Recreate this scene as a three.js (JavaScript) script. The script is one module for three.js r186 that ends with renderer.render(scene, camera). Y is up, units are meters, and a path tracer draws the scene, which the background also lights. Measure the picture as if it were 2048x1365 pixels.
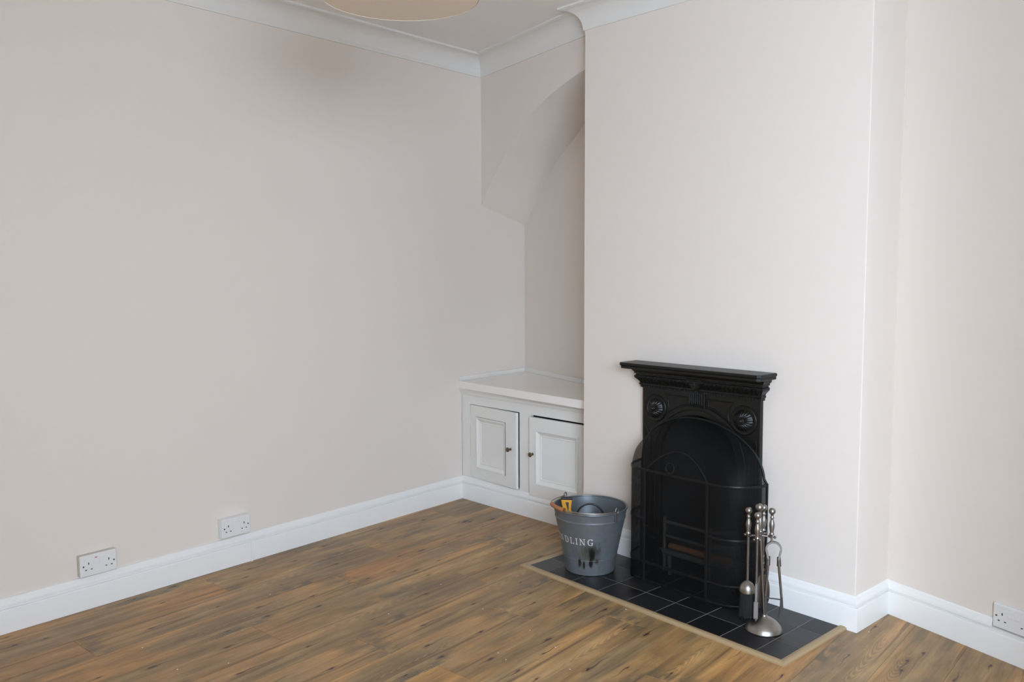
import * as THREE from 'three';
import { mergeGeometries, mergeVertices, toCreasedNormals } from 'three/addons/utils/BufferGeometryUtils.js';
import { RoundedBoxGeometry } from 'three/addons/geometries/RoundedBoxGeometry.js';
import { RectAreaLightUniformsLib } from 'three/addons/lights/RectAreaLightUniformsLib.js';

// ---------------------------------------------------------------- camera, light, exposure
const scene = new THREE.Scene();
const renderer = new THREE.WebGLRenderer({ antialias: true });
renderer.toneMapping = THREE.LinearToneMapping;
renderer.toneMappingExposure = 0.93;
renderer.shadowMap.enabled = true;
RectAreaLightUniformsLib.init();
const EYE = 1.37;                                            // camera height in metres
const camera = new THREE.PerspectiveCamera(43.98, 2048 / 1365, 0.05, 60);
camera.matrixAutoUpdate = true;
{
  const right = new THREE.Vector3(0.66783, -0.00378, -0.74430), up = new THREE.Vector3(-0.06118, 0.99633, -0.05995), back = new THREE.Vector3(0.74180, 0.08557, 0.66514);
  camera.quaternion.setFromRotationMatrix(new THREE.Matrix4().makeBasis(right, up, back));
  camera.position.set(0, EYE, 0);
}
scene.add(camera);
scene.background = new THREE.Color().setRGB(5.4, 6.4, 7.8);   // overcast sky beyond the window
// daylight entering by the canted bay window, across the room from the chimney breast
const WIN = { p: [2.2, -0.9], d: [-0.8, 0.6], n: [-0.6, -0.8], len: 2.5, s0: 0.3, s1: 2.2, y0: 0.55, y1: 2.36 };
const onWin = (s, off = 0) => [WIN.p[0] + WIN.d[0] * s + WIN.n[0] * off, WIN.p[1] + WIN.d[1] * s + WIN.n[1] * off];
const daylight = new THREE.RectAreaLight(new THREE.Color().setRGB(0.78, 0.945, 1.18), 27, 2.2, 2.0);
{ // the bright part of the sky, outside the panes and above the sill
  const c = onWin((WIN.s0 + WIN.s1) / 2, -0.85);
  daylight.position.set(c[0], 2.2, c[1]);
  daylight.lookAt(-1.1, 0.0, -3.1);
}
daylight.castShadow = true;
scene.add(daylight);

// ---------------------------------------------------------------- helpers
let seedNow = 7;
const rnd = () => { seedNow = (seedNow * 1664525 + 1013904223) >>> 0; return seedNow / 4294967296; };
const hash = (x, y, s) => { let h = (x * 374761393 + y * 668265263 + s * 974634777) | 0; h = Math.imul(h ^ (h >>> 13), 1274126177); h ^= h >>> 16; return (h >>> 0) / 4294967296; };
function vnoise(x, y, s) {
  const xi = Math.floor(x), yi = Math.floor(y), fx = x - xi, fy = y - yi, u = fx * fx * (3 - 2 * fx), v = fy * fy * (3 - 2 * fy);
  const a = hash(xi, yi, s), b = hash(xi + 1, yi, s), c = hash(xi, yi + 1, s), d = hash(xi + 1, yi + 1, s);
  return a + (b - a) * u + (c - a) * v + (a - b - c + d) * u * v;
}
const fbm = (x, y, s, o = 3) => { let t = 0, a = 0.5, n = 0; for (let i = 0; i < o; i++) { t += a * vnoise(x, y, s + i * 17); n += a; a *= 0.5; x *= 2.03; y *= 2.03; } return t / n; };
const sstep = (a, b, x) => { const t = Math.min(1, Math.max(0, (x - a) / (b - a))); return t * t * (3 - 2 * t); };
const lerp = (a, b, t) => a + (b - a) * t;
const lin = (r, g, b) => new THREE.Color().setRGB(r, g, b);
const V3 = (x, y, z) => new THREE.Vector3(x, y, z);
const used = new Map();
const numbered = (n) => { const k = used.get(n) || 0; used.set(n, k + 1); return k ? n + '_' + String(k).padStart(3, '0') : n; };
function add(name, geo, mat, parent) {
  const g = Array.isArray(geo) ? mergeGeometries(geo.map((q) => { const w = q.index ? q.toNonIndexed() : q.clone(); for (const k of Object.keys(w.attributes)) if (!['position', 'normal', 'uv'].includes(k)) w.deleteAttribute(k); if (!w.attributes.uv) w.setAttribute('uv', new THREE.BufferAttribute(new Float32Array(w.attributes.position.count * 2), 2)); return w; })) : geo;
  const m = new THREE.Mesh(g, mat);
  m.name = parent ? name : numbered(name); m.castShadow = m.receiveShadow = true;
  (parent || scene).add(m);
  return m;
}
function thing(name, label, category, pos = [0, 0, 0], turn = 0, group) {
  const o = new THREE.Group(); o.name = numbered(name); o.position.set(...pos); o.rotation.y = turn; scene.add(o);
  o.userData = { label, category }; if (group) o.userData.group = group;
  return o;
}
const tag = (o, label, category, group) => { o.userData.label = label; o.userData.category = category; if (group) o.userData.group = group; return o; };
const struct = (o, label, category) => { o.userData.kind = 'structure'; o.userData.label = label; o.userData.category = category; return o; };
const box = (x0, x1, y0, y1, z0, z1) => new THREE.BoxGeometry(x1 - x0, y1 - y0, z1 - z0).translate((x0 + x1) / 2, (y0 + y1) / 2, (z0 + z1) / 2);
const rbox = (x0, x1, y0, y1, z0, z1, r = 0.003, s = 2) => new RoundedBoxGeometry(x1 - x0, y1 - y0, z1 - z0, s, r).translate((x0 + x1) / 2, (y0 + y1) / 2, (z0 + z1) / 2);
const cyl = (x, y0, y1, z, r0, r1 = r0, n = 20) => new THREE.CylinderGeometry(r1, r0, y1 - y0, n).translate(x, (y0 + y1) / 2, z);
const lathe = (pts, n = 40) => new THREE.LatheGeometry(pts.map((p) => new THREE.Vector2(p[0], p[1])), n);
const curveOf = (pts, closed = false, t = 0.5) => new THREE.CatmullRomCurve3(pts.map((p) => V3(...p)), closed, 'catmullrom', t);
const tube = (pts, r, seg = 40, n = 8, closed = false) => new THREE.TubeGeometry(curveOf(pts, closed), seg, r, n, closed);
function rod(a, b, r0, r1 = r0, n = 12) {
  const A = V3(...a), B = V3(...b), d = B.clone().sub(A), g = new THREE.CylinderGeometry(r1, r0, d.length(), n);
  g.applyQuaternion(new THREE.Quaternion().setFromUnitVectors(V3(0, 1, 0), d.clone().normalize()));
  return g.translate((A.x + B.x) / 2, (A.y + B.y) / 2, (A.z + B.z) / 2);
}
function polyTube(pts, r, n = 8) { const g = []; for (let i = 0; i + 1 < pts.length; i++) { g.push(rod(pts[i], pts[i + 1], r, r, n)); g.push(new THREE.SphereGeometry(r, n, 6).translate(...pts[i + 1])); } return g; }
function extrudeUp(pts, y0, y1, bevel = 0) {                 // plan polygon [x,z] raised from y0 to y1
  const s = new THREE.Shape(pts.map((p) => new THREE.Vector2(p[0], -p[1])));
  const g = new THREE.ExtrudeGeometry(s, { depth: y1 - y0 - 2 * bevel, bevelEnabled: bevel > 0, bevelSize: bevel, bevelOffset: -bevel, bevelThickness: bevel, bevelSegments: 3, curveSegments: 8 });
  return g.rotateX(-Math.PI / 2).translate(0, y0 + bevel, 0);
}
// a profile [[offset, y], ...] run along a plan path with mitred corners; the offset goes to the right of the travel direction
function mitreSweep(path, profile, closed = false) {
  const n = path.length, dir = [], out = [];
  const segs = closed ? n : n - 1;
  for (let i = 0; i < segs; i++) { const a = path[i], b = path[(i + 1) % n], l = Math.hypot(b[0] - a[0], b[1] - a[1]); dir.push([(b[0] - a[0]) / l, (b[1] - a[1]) / l]); }
  const nor = dir.map((d) => [-d[1], d[0]]);
  const mit = path.map((_, i) => {
    const a = closed ? nor[(i + segs - 1) % segs] : nor[Math.max(0, i - 1)], b = nor[closed ? i : Math.min(segs - 1, i)], k = 1 + a[0] * b[0] + a[1] * b[1];
    return [(a[0] + b[0]) / k, (a[1] + b[1]) / k];
  });
  for (let i = 0; i < segs; i++) {
    const j = (i + 1) % n, pos = [], uv = [];
    const P = (k, q) => [path[k][0] + mit[k][0] * q[0], q[1], path[k][1] + mit[k][1] * q[0]];
    const tri = (a, b, c) => { pos.push(...a, ...b, ...c); for (const q of [a, b, c]) uv.push(q[0] + q[2], q[1]); };
    for (let k = 0; k + 1 < profile.length; k++) { const a = P(i, profile[k]), b = P(j, profile[k]), c = P(j, profile[k + 1]), d = P(i, profile[k + 1]); tri(a, b, c); tri(a, c, d); }
    const fl = profile.map((q) => new THREE.Vector2(q[0], q[1]));
    for (const f of THREE.ShapeUtils.triangulateShape(fl, [])) { tri(...f.map((w) => P(i, profile[w]))); tri(...f.map((w) => P(j, profile[w])).reverse()); }
    const g = new THREE.BufferGeometry();
    g.setAttribute('position', new THREE.Float32BufferAttribute(pos, 3)); g.setAttribute('uv', new THREE.Float32BufferAttribute(uv, 2)); g.computeVertexNormals();
    out.push(toCreasedNormals(g, 0.6));
  }
  return out;
}
// block with its four top edges eased; uv 0..1 over the top, u along z
function easedBlock(w, h, l, c) {
  const x = w / 2, z = l / 2, T = [[-x + c, 0, -z + c], [x - c, 0, -z + c], [x - c, 0, z - c], [-x + c, 0, z - c]], M = [[-x, -c, -z], [x, -c, -z], [x, -c, z], [-x, -c, z]], B = M.map((p) => [p[0], -h, p[2]]);
  const pos = [], uv = [];
  const quad = (a, b, d, e) => { for (const p of [a, e, d, a, d, b]) { pos.push(...p); uv.push((p[2] + z) / l, (p[0] + x) / w); } };
  quad(...T);
  for (let i = 0; i < 4; i++) { const j = (i + 1) % 4; quad(T[j], T[i], M[i], M[j]); quad(M[j], M[i], B[i], B[j]); }
  const g = new THREE.BufferGeometry();
  g.setAttribute('position', new THREE.Float32BufferAttribute(pos, 3)); g.setAttribute('uv', new THREE.Float32BufferAttribute(uv, 2)); g.computeVertexNormals();
  return g;
}
function dataTex(w, h, f, srgb = true) {
  const d = new Uint8Array(w * h * 4);
  for (let j = 0; j < h; j++) for (let i = 0; i < w; i++) { const c = f(i, j), o = (j * w + i) * 4; d[o] = c[0]; d[o + 1] = c[1]; d[o + 2] = c[2]; d[o + 3] = 255; }
  const t = new THREE.DataTexture(d, w, h, THREE.RGBAFormat); t.magFilter = t.minFilter = THREE.LinearFilter; t.wrapS = t.wrapT = THREE.RepeatWrapping;
  if (srgb) t.colorSpace = THREE.SRGBColorSpace; t.needsUpdate = true;
  return t;
}
const std = (color, roughness, more = {}) => new THREE.MeshStandardMaterial({ color, roughness, side: THREE.DoubleSide, ...more });

// ---------------------------------------------------------------- materials
const stipple = dataTex(256, 256, (i, j) => { const v = 110 + 60 * fbm(i / 3, j / 3, 3, 2) + 50 * fbm(i / 14, j / 14, 9, 2); return [v, v, v]; }, false);
stipple.repeat.set(3, 3);
const M = {
  wall: std(lin(0.805, 0.728, 0.65), 0.85, { bumpMap: stipple, bumpScale: 0.0003 }),
  ceiling: std(lin(0.91, 0.885, 0.84), 0.9),
  white: std(lin(0.87, 0.86, 0.825), 0.38),
  cove: std(lin(0.80, 0.78, 0.735), 0.7),
  cabinet: std(lin(0.81, 0.785, 0.73), 0.42),
  iron: new THREE.MeshPhysicalMaterial({ color: lin(0.007, 0.007, 0.006), roughness: 0.36, specularIntensity: 0.6, side: THREE.DoubleSide }),
  ironDull: std(lin(0.055, 0.052, 0.047), 0.8),
  wire: new THREE.MeshPhysicalMaterial({ color: lin(0.007, 0.007, 0.007), roughness: 0.42, specularIntensity: 0.6, side: THREE.DoubleSide }),
  soot: std(lin(0.012, 0.011, 0.010), 0.95),
  pewter: std(lin(0.33, 0.31, 0.28), 0.38, { metalness: 1 }),
  pewterDark: std(lin(0.20, 0.18, 0.16), 0.42, { metalness: 1 }),
  dull: std(lin(0.27, 0.26, 0.245), 0.5, { metalness: 0.7 }),
  bristle: std(lin(0.012, 0.012, 0.011), 0.95),
  tile: std(lin(0.016, 0.016, 0.019), 0.42),
  grout: std(lin(0.30, 0.285, 0.26), 0.9),
  edging: std(lin(0.40, 0.285, 0.155), 0.5),
  plastic: std(lin(0.82, 0.81, 0.785), 0.3),
  pattress: std(lin(0.62, 0.57, 0.50), 0.6),
  slot: std(lin(0.03, 0.03, 0.035), 0.6),
  red: std(lin(0.55, 0.10, 0.13), 0.4),
  worktop: std(lin(0.90, 0.85, 0.79), 0.14),
  bronze: std(lin(0.15, 0.11, 0.065), 0.38, { metalness: 0.9 }),
  bail: std(lin(0.46, 0.45, 0.42), 0.35, { metalness: 1 }),
  grip: std(lin(0.44, 0.17, 0.055), 0.55),
  yellow: std(lin(0.72, 0.33, 0.02), 0.45),
  black: std(lin(0.012, 0.011, 0.012), 0.45),
  steel: std(lin(0.5, 0.5, 0.5), 0.3, { metalness: 1 }),
  shade: std(lin(0.84, 0.765, 0.66), 0.95),
  glass: new THREE.MeshPhysicalMaterial({ color: 0xffffff, roughness: 0.0, transmission: 1, thickness: 0, side: THREE.DoubleSide }),
  opal: std(lin(0.85, 0.84, 0.80), 0.25),
  under: std(lin(0.05, 0.04, 0.03), 0.9),
};

// ---------------------------------------------------------------- the room
const CEIL = 2.606, FRONT = 0.6, SIDE = 2.2, CHZ = -3.025, CHL = -2.845, CHR = -1.44, SK = 0.018;
const lw = [-3.9119, -3.0867], ldir = [0.12705, 0.99190], lnor = [0.99190, -0.12705];      // left wall: a point, its direction towards the camera, its normal
const onLeft = (s, off = 0) => [lw[0] + ldir[0] * s + lnor[0] * off, lw[1] + ldir[1] * s + lnor[1] * off];
const archP = [-3.9378, -3.2899], archD = [0.98255, 0.18601];                              // the wall above the cupboard
const onArch = (s) => [archP[0] + archD[0] * s, archP[1] + archD[1] * s];
const nicheP = [-3.989, -3.689], nicheD = [0.96987, 0.24362];
const onNiche = (s) => [nicheP[0] + nicheD[0] * s, nicheP[1] + nicheD[1] * s];
const rwP = [-1.44, -3.2935], rwD = [0.97351, 0.22865], rwN = [-0.22865, 0.97351];
const onRight = (s, off = 0) => [rwP[0] + rwD[0] * s + rwN[0] * off, rwP[1] + rwD[1] * s + rwN[1] * off];
const sFront = (FRONT - lw[1]) / ldir[1], sSide = (SIDE - rwP[0]) / rwD[0], sArch = (CHL - archP[0]) / archD[0], sNiche = (CHL - nicheP[0]) / nicheD[0];
const cA = onLeft(sFront), cB = archP, cC = onArch(sArch), cD = [CHL, CHZ], cE = [CHR, CHZ], cF = rwP, cG = onRight(sSide), cW = WIN.p, cH = onWin(WIN.len);

const wall = (name, pts, label, y0 = 0, y1 = CEIL) => struct(add(name, extrudeUp(pts, y0, y1), M.wall), label, 'wall');
wall('wall_left', [onLeft(sFront + 0.2), onLeft(-1.0), onLeft(-1.0, -0.2), onLeft(sFront + 0.2, -0.2)], 'pale pink plastered wall running past the cupboard into the alcove');
wall('wall_niche', [onNiche(-0.1), onNiche(sNiche + 0.1), [CHL, -3.75], [-4.1, -3.95]], 'pale back wall of the arched alcove above the cupboard');
{ // chimney breast: rounded front corners, a fireplace opening left in it
  const r = 0.003, x0 = -2.40, x1 = -1.888, top = 0.775, deep = -3.45, rear = -3.62;
  const arc = (cx, cz, a0) => [0, 1, 2, 3, 4].map((k) => { const a = a0 + k * Math.PI / 8; return [cx + r * Math.cos(a), cz + r * Math.sin(a)]; });
  const leftC = arc(CHL + r, CHZ - r, Math.PI / 2).reverse(), rightC = arc(CHR - r, CHZ - r, 0).reverse();
  const g = [
    extrudeUp([[CHL, rear], ...leftC, ...rightC, [CHR, rear]], top, CEIL),
    extrudeUp([[CHL, rear], ...leftC, [x0, CHZ], [x0, deep], [x0, rear]], 0, top),
    extrudeUp([[x1, rear], [x1, CHZ], ...rightC, [CHR, rear]], 0, top),
    box(x0, x1, 0, top, rear, deep)];
  struct(add('wall_chimney', g, M.wall), 'pale pink chimney breast around the black fireplace', 'wall');
}
wall('wall_right', [onRight(-0.1), onRight(sSide + 0.2), onRight(sSide + 0.2, -0.2), onRight(-0.1, -0.2)], 'pale pink wall right of the chimney breast with a socket above its skirting');
wall('wall_side', [[SIDE, WIN.p[1] + 0.1], [SIDE, cG[1] - 0.3], [SIDE + 0.2, cG[1] - 0.3], [SIDE + 0.2, WIN.p[1] + 0.1]], 'pale side wall next to the bay window');
wall('wall_front', [[cA[0] - 0.3, FRONT], [cH[0] + 0.1, FRONT], [cH[0] + 0.1, FRONT + 0.2], [cA[0] - 0.3, FRONT + 0.2]], 'pale wall behind the camera');
wall('wall_partition', [[-0.33, -2.22], [-0.33, -3.2], [-0.21, -3.2], [-0.21, -2.22]], 'pale partition closing off the recess right of the chimney breast');
{ // canted wall with the window opening
  const run = (s0, s1, y0, y1, o0, o1) => extrudeUp([onWin(s0, -o0), onWin(s1, -o0), onWin(s1, -o1), onWin(s0, -o1)], y0, y1), e = WIN.len + 0.1;
  struct(add('wall_bay', [run(-0.1, e, 0, WIN.y0, 0, 0.25), run(-0.1, e, WIN.y1, CEIL, 0, 0.25), run(-0.1, WIN.s0, WIN.y0, WIN.y1, 0, 0.25), run(WIN.s1, e, WIN.y0, WIN.y1, 0, 0.25)], M.wall), 'pale canted wall holding the bay window', 'wall');
  const w = new THREE.Group(); w.name = 'window_1'; scene.add(w); struct(w, 'white bay window letting in the daylight', 'window');
  const f = 0.05, m = (WIN.s0 + WIN.s1) / 2, a = 0.08, b = 0.13;
  add('frame', [run(WIN.s0, WIN.s1, WIN.y0, WIN.y0 + f, a, b), run(WIN.s0, WIN.s1, WIN.y1 - f, WIN.y1, a, b), run(WIN.s0, WIN.s0 + f, WIN.y0, WIN.y1, a, b), run(WIN.s1 - f, WIN.s1, WIN.y0, WIN.y1, a, b), run(m - 0.03, m + 0.03, WIN.y0, WIN.y1, a, b)], M.white, w);
  for (const [p, q] of [[WIN.s0 + f, m - 0.03], [m + 0.03, WIN.s1 - f]]) add('pane', run(p, q, WIN.y0 + f, WIN.y1 - f, 0.10, 0.105), M.glass, w);
  add('sill', run(WIN.s0 - 0.05, WIN.s1 + 0.05, WIN.y0 - 0.03, WIN.y0, -0.05, 0.08), M.white, w);
}
struct(add('ceiling', box(-4.4, SIDE + 0.3, CEIL, CEIL + 0.15, -4.0, FRONT + 0.3), M.ceiling), 'flat matt white ceiling', 'ceiling');

{ // arched wall over the cupboard: front face and curved soffit running back to the niche wall
  const fr = [[0, 1.745], [0.03, 1.785], [0.10, 1.862], [0.203, 1.956], [0.341, 2.062], [0.457, 2.140], [0.583, 2.214], [0.702, 2.258], [0.80, 2.287], [0.90, 2.311], [1.0, 2.332], [sArch, 2.348]];
  const bk = [[0, 1.645], [0.05, 1.686], [0.154, 1.794], [0.265, 1.900], [0.361, 1.971], [0.492, 2.057], [0.601, 2.114], [0.69, 2.168], [0.80, 2.21], [0.92, 2.25], [1.05, 2.28], [sNiche, 2.30]];
  const smooth = (p) => new THREE.SplineCurve(p.map((q) => new THREE.Vector2(...q))).getSpacedPoints(60);
  const F = smooth(fr), B = smooth(bk), sh = new THREE.Shape([new THREE.Vector2(0, CEIL), ...F, new THREE.Vector2(sArch, CEIL)]);
  const face = new THREE.ShapeGeometry(sh), p = face.attributes.position;
  for (let i = 0; i < p.count; i++) { const w = onArch(p.getX(i)); p.setXYZ(i, w[0], p.getY(i), w[1]); }
  face.computeVertexNormals();
  const pos = [], uv = [], idx = [], R = 12;
  F.forEach((q, i) => { const a = onArch(q.x), b = onNiche(B[i].x); for (let k = 0; k <= R; k++) { const t = k / R; pos.push(lerp(a[0], b[0], t), lerp(q.y, B[i].y, t), lerp(a[1], b[1], t)); uv.push(i / 60, t); } });
  for (let i = 0; i < 60; i++) for (let k = 0; k < R; k++) { const o = i * (R + 1) + k; idx.push(o, o + 1, o + R + 1, o + 1, o + R + 2, o + R + 1); }
  const so = new THREE.BufferGeometry(); so.setAttribute('position', new THREE.Float32BufferAttribute(pos, 3)); so.setAttribute('uv', new THREE.Float32BufferAttribute(uv, 2)); so.setIndex(idx); so.computeVertexNormals();
  struct(add('wall_arch', [face, so], M.wall), 'pale pink curved arch rising over the alcove beside the chimney breast', 'wall');
}
{ // coving: a concave profile with a lip at each edge
  const d = 0.104, w = 0.094, prof = [[0, CEIL - d - 0.004], [0.006, CEIL - d - 0.004], [0.006, CEIL - d + 0.004]];
  for (let k = 0; k <= 12; k++) { const a = k / 12 * Math.PI / 2; prof.push([0.008 + (w - 0.018) * (1 - Math.cos(a)), CEIL - 0.012 - (d - 0.020) * (1 - Math.sin(a))]); }
  prof.push([w - 0.008, CEIL - 0.010], [w, CEIL - 0.010], [w, CEIL], [0, CEIL]);
  const names = ['along the plain left wall', 'over the alcove arch', 'on the chimney breast side by the alcove', 'across the front of the chimney breast', 'on the chimney breast side by the right wall', 'along the wall right of the chimney breast', 'on the side wall', 'above the bay window', 'on the wall behind the camera'];
  mitreSweep([cA, cB, cC, cD, cE, cF, cG, cW, cH], prof, true).forEach((g, i) => struct(add('trim_' + (i + 1), g, M.cove), 'white concave coving ' + names[i], 'coving'));
}
// ---- skirting boards
const skirt = [[0, 0], [SK, 0], [SK, 0.086], [SK - 0.0006, 0.0892], [SK - 0.0026, 0.0915], [0.0085, 0.0925], [0.0080, 0.0962], [0.0135, 0.0985], [0.0148, 0.102], [0.0142, 0.108], [0.0115, 0.115], [0.0075, 0.1205], [0.0070, 0.1240], [0.005, 0.129], [0.003, 0.131], [0, 0.132]];
const cupA = [-3.894, -3.089], cupD = [0.99919, -0.04030], cupN = [0.04030, 0.99919];       // cupboard front: skirting corner, direction, normal
const onCup = (s, off = 0) => [cupA[0] + cupD[0] * s + cupN[0] * off, cupA[1] + cupD[1] * s + cupN[1] * off];
const cupEnd = (CHL - cupA[0]) / cupD[0];
{
  const cupCorner = (() => { const o = onCup(0, -SK), t = ((lw[0] - o[0]) * lnor[0] + (lw[1] - o[1]) * lnor[1]) / (cupD[0] * lnor[0] + cupD[1] * lnor[1]); return [o[0] + cupD[0] * t, o[1] + cupD[1] * t]; })();
  const sJoin = (-1.671 - lw[1]) / ldir[1];
  const near = skirt.map(([o, y]) => [o ? o + 0.0035 : 0, y + 0.001]);
  const segs = mitreSweep([onLeft(sJoin), cupCorner, onCup(cupEnd - 0.001, -SK)], skirt);
  const b1 = struct(add('baseboard_left', segs[0], M.white), 'white moulded skirting board on the left wall up to the cupboard', 'skirting board');
  struct(add('baseboard_left', mitreSweep([cA, onLeft(sJoin)], near)[0], M.white), 'white moulded skirting board below the two left wall sockets', 'skirting board');
  { const a = onLeft(sJoin - 0.004), b = onLeft(sJoin + 0.004); add('joint_strip', mitreSweep([b, a], skirt.slice(0, 5).map(([o, y]) => [o ? o + 0.008 : 0, y]).concat([[0, 0.0925]]))[0], M.white, b1); }
  struct(add('baseboard_cupboard', segs[1], M.white), 'white moulded skirting board under the cupboard doors', 'skirting board');
  struct(add('baseboard_chimney', mitreSweep([[CHL, CHZ], [-2.449, CHZ]], skirt)[0], M.white), 'white skirting board behind the grey bucket', 'skirting board');
  const rg = mitreSweep([[-1.839, CHZ], [CHR, CHZ], cF, onRight(0.434)], skirt);
  struct(add('baseboard_chimney', rg[0], M.white), 'white skirting board behind the fire tools', 'skirting board');
  struct(add('baseboard_return', rg[1], M.white), 'short white skirting board on the right side of the chimney breast', 'skirting board');
  const low = [...skirt.slice(0, 8), [0.0140, 0.1045], [0, 0.105]];
  struct(add('baseboard_right', [rg[2], mitreSweep([onRight(0.434), onRight(0.588)], low)[0], mitreSweep([onRight(0.588), cG], skirt)[0]], M.white), 'white skirting board notched around the right wall socket', 'skirting board');
}
// ---- laminate floor
const SHADES = [[178, 134, 83], [167, 127, 81], [182, 141, 88], [171, 130, 81], [164, 128, 85], [177, 135, 85], [173, 135, 88], [169, 125, 78], [184, 144, 92], [170, 132, 85]];
function plankTex(seed) {
  const W = 1400, H = 196, base = SHADES[seed % SHADES.length], knots = [], S = seed * 101 + 11;
  let q = seed * 77 + 5; const r = () => { q = (q * 1103515245 + 12345) & 0x7fffffff; return q / 0x7fffffff; };
  for (let k = 0; k < 4 + (seed % 4); k++) knots.push([r() * 1.3 + 0.05, 0.02 + r() * 0.155, 0.004 + r() * r() * 0.013, 0.05 + r() * 0.16, r() < 0.6 ? 1 : -1]);
  const cath = r() < 0.65, cx = r() * 1.1, cy = 0.05 + r() * 0.1, cs = 0.3 + r() * 0.4, burnEdge = r() < 0.5 ? 0 : 1, burnAt = r() * 1.2, endBurn = r();
  return dataTex(W, H, (i, j) => {
    const x = i / 1000, y0 = j / 1000;
    let y = y0 + 0.010 * (fbm(x * 2.2, y0 * 9, S + 1) - 0.5), dark = 0, knot = 0, halo = 0;
    for (const [kx, ky, kr, kl, ks] of knots) {
      const dx = (x - kx), dy = (y0 - ky), g = Math.exp(-(dx * dx) / (kl * kl * 0.25)) * Math.exp(-Math.abs(dy) / 0.02);
      y += Math.sign(dy || 1) * -0.006 * g;
      const wob = 1.1 * (fbm(x * 70, y0 * 150, S + 40) - 0.5);
      { const kd = Math.hypot(dx / (kr * 1.9), dy / (kr * 0.75)) + wob; knot = Math.max(knot, sstep(1.1, 0.55, kd)); halo = Math.max(halo, sstep(2.6, 0.9, kd)); }
      const tail = dx * ks; if (tail > 0) dark = Math.max(dark, 0.75 * sstep(kl, 0, tail) * sstep(1, 0.1, Math.abs(dy + 0.003 * Math.sin(x * 60)) / (kr * 0.55 * (1 - tail / kl) + 0.0015)));
    }
    const broad = fbm(x * 1.4, y * 26, S + 2, 3), mid = fbm(x * 3.5, y * 95, S + 3, 3), fine = fbm(x * 14, y * 420, S + 4, 2), pore = vnoise(x * 55, y * 900, S + 5);
    const warm = fbm(x * 1.1, y0 * 7, S + 6, 2), grey = sstep(0.52, 0.78, fbm(x * 1.7 + 9, y0 * 8, S + 7, 3));
    const mottle = fbm(x * 9, y0 * 30, S + 21, 3), patch = fbm(x * 3.2, y0 * 13, S + 22, 3);
    let L = 1 + 0.26 * (broad - 0.5) + 0.20 * (mid - 0.5) + 0.16 * (fine - 0.5) + 0.22 * (mottle - 0.5) + 0.34 * (patch - 0.5) - 0.10 * sstep(0.72, 0.95, pore);
    if (cath) {
      const d = (y - cy) / 0.045, t = (x - cx) / cs + 0.8 * d * d + 0.05 * (fbm(x * 9, y0 * 30, S + 8) - 0.5);
      const m = sstep(0.75, 0.25, Math.abs((x - cx) / cs - 0.2)) * sstep(1.7, 0.6, Math.abs(d));
      L += 0.15 * m * (sstep(0.2, 0.9, Math.abs(((t * 11) % 1 + 1) % 1 - 0.5) * 2) - 0.5);
    }
    const streak = sstep(0.64, 0.80, fbm(x * 1.6, y * 60, S + 9, 2)) * 0.5;
    const edge = burnEdge ? 0.195 - y0 : y0;
    let burn = sstep(0.36, 0.0, Math.abs(x - burnAt)) * sstep(0.080, 0.010, edge + 0.03 * (fbm(x * 20, y0 * 20, S + 12) - 0.5));
    burn = Math.max(burn, endBurn > 0.4 ? sstep(0.16, 0.0, x + 0.1 * (fbm(x * 12, y0 * 30, S + 13) - 0.35)) * 0.8 : 0) * sstep(0.25, 0.7, fbm(x * 22, y0 * 40, S + 14));
    const saw = 0.5 + 0.5 * Math.sin(x * 560 + 5 * fbm(x * 8, y0 * 40, S + 15) + y0 * 60);
    let R = base[0] * L, G = base[1] * L, B = base[2] * L;
    R *= 1 + 0.16 * (warm - 0.5); B *= 1 - 0.20 * (warm - 0.5);
    const mix = (c, t) => { R = lerp(R, c[0], t); G = lerp(G, c[1], t); B = lerp(B, c[2], t); };
    mix([134 * L, 115 * L, 86 * L], grey * 0.6);
    mix([92, 68, 46], streak * sstep(0.35, 0.65, patch));
    mix([118, 82, 54], halo * 0.45);
    mix([84, 78, 68], burn * (0.45 + 0.45 * saw));
    mix([74, 54, 44], dark);
    mix([56, 40, 37], knot * 0.9);
    return [R, G, B].map((c) => Math.max(0, Math.min(255, c)));
  });
}
{
  const planks = new THREE.Group(); planks.name = 'floor'; planks.position.set(-3.9, 0, -3.09); planks.rotation.y = THREE.MathUtils.degToRad(7.7); scene.add(planks);
  struct(planks, 'rustic brown oak laminate floor boards running alongside the left wall', 'floor');
  const PW = 0.195, PL = 1.40, N = 10, geo = easedBlock(PW - 0.0006, 0.012, PL - 0.0008, 0.0008), mats = [];
  for (let k = 0; k < N; k++) mats.push(std(lin(1, 1, 1), 0.42, { map: plankTex(k) }));
  const joints = { 1: 0.939, 2: 1.297, 3: 0.44, 4: 0.922, 5: 0.25, 6: 1.102, 7: 0.21, 8: 0.88, 9: 0.52, 10: 1.2, 0: 0.3 };
  let last = -1;
  for (let k = -2; k < 31; k++) {
    const at = joints[k] !== undefined ? joints[k] : rnd() * PL;
    for (let n = -2; n < 5; n++) {
      const zc = at + (n + 0.5) * PL, xc = 0.06 + PW * (k + 0.5);
      if (zc + PL / 2 < -0.35 || zc - PL / 2 > 3.7 + Math.min(0.4, xc * 0.1)) continue;
      
      let v = Math.floor(rnd() * N); if (v === last) v = (v + 3) % N; last = v;
      const m = add('plank', geo, mats[v], planks); m.position.set(xc, 0, zc); if (rnd() < 0.5) m.rotation.y = Math.PI;
    }
  }
  add('underlay', box(-0.4, 6.3, -0.08, -0.0125, -0.9, 5.3), M.under, planks);
}
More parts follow.
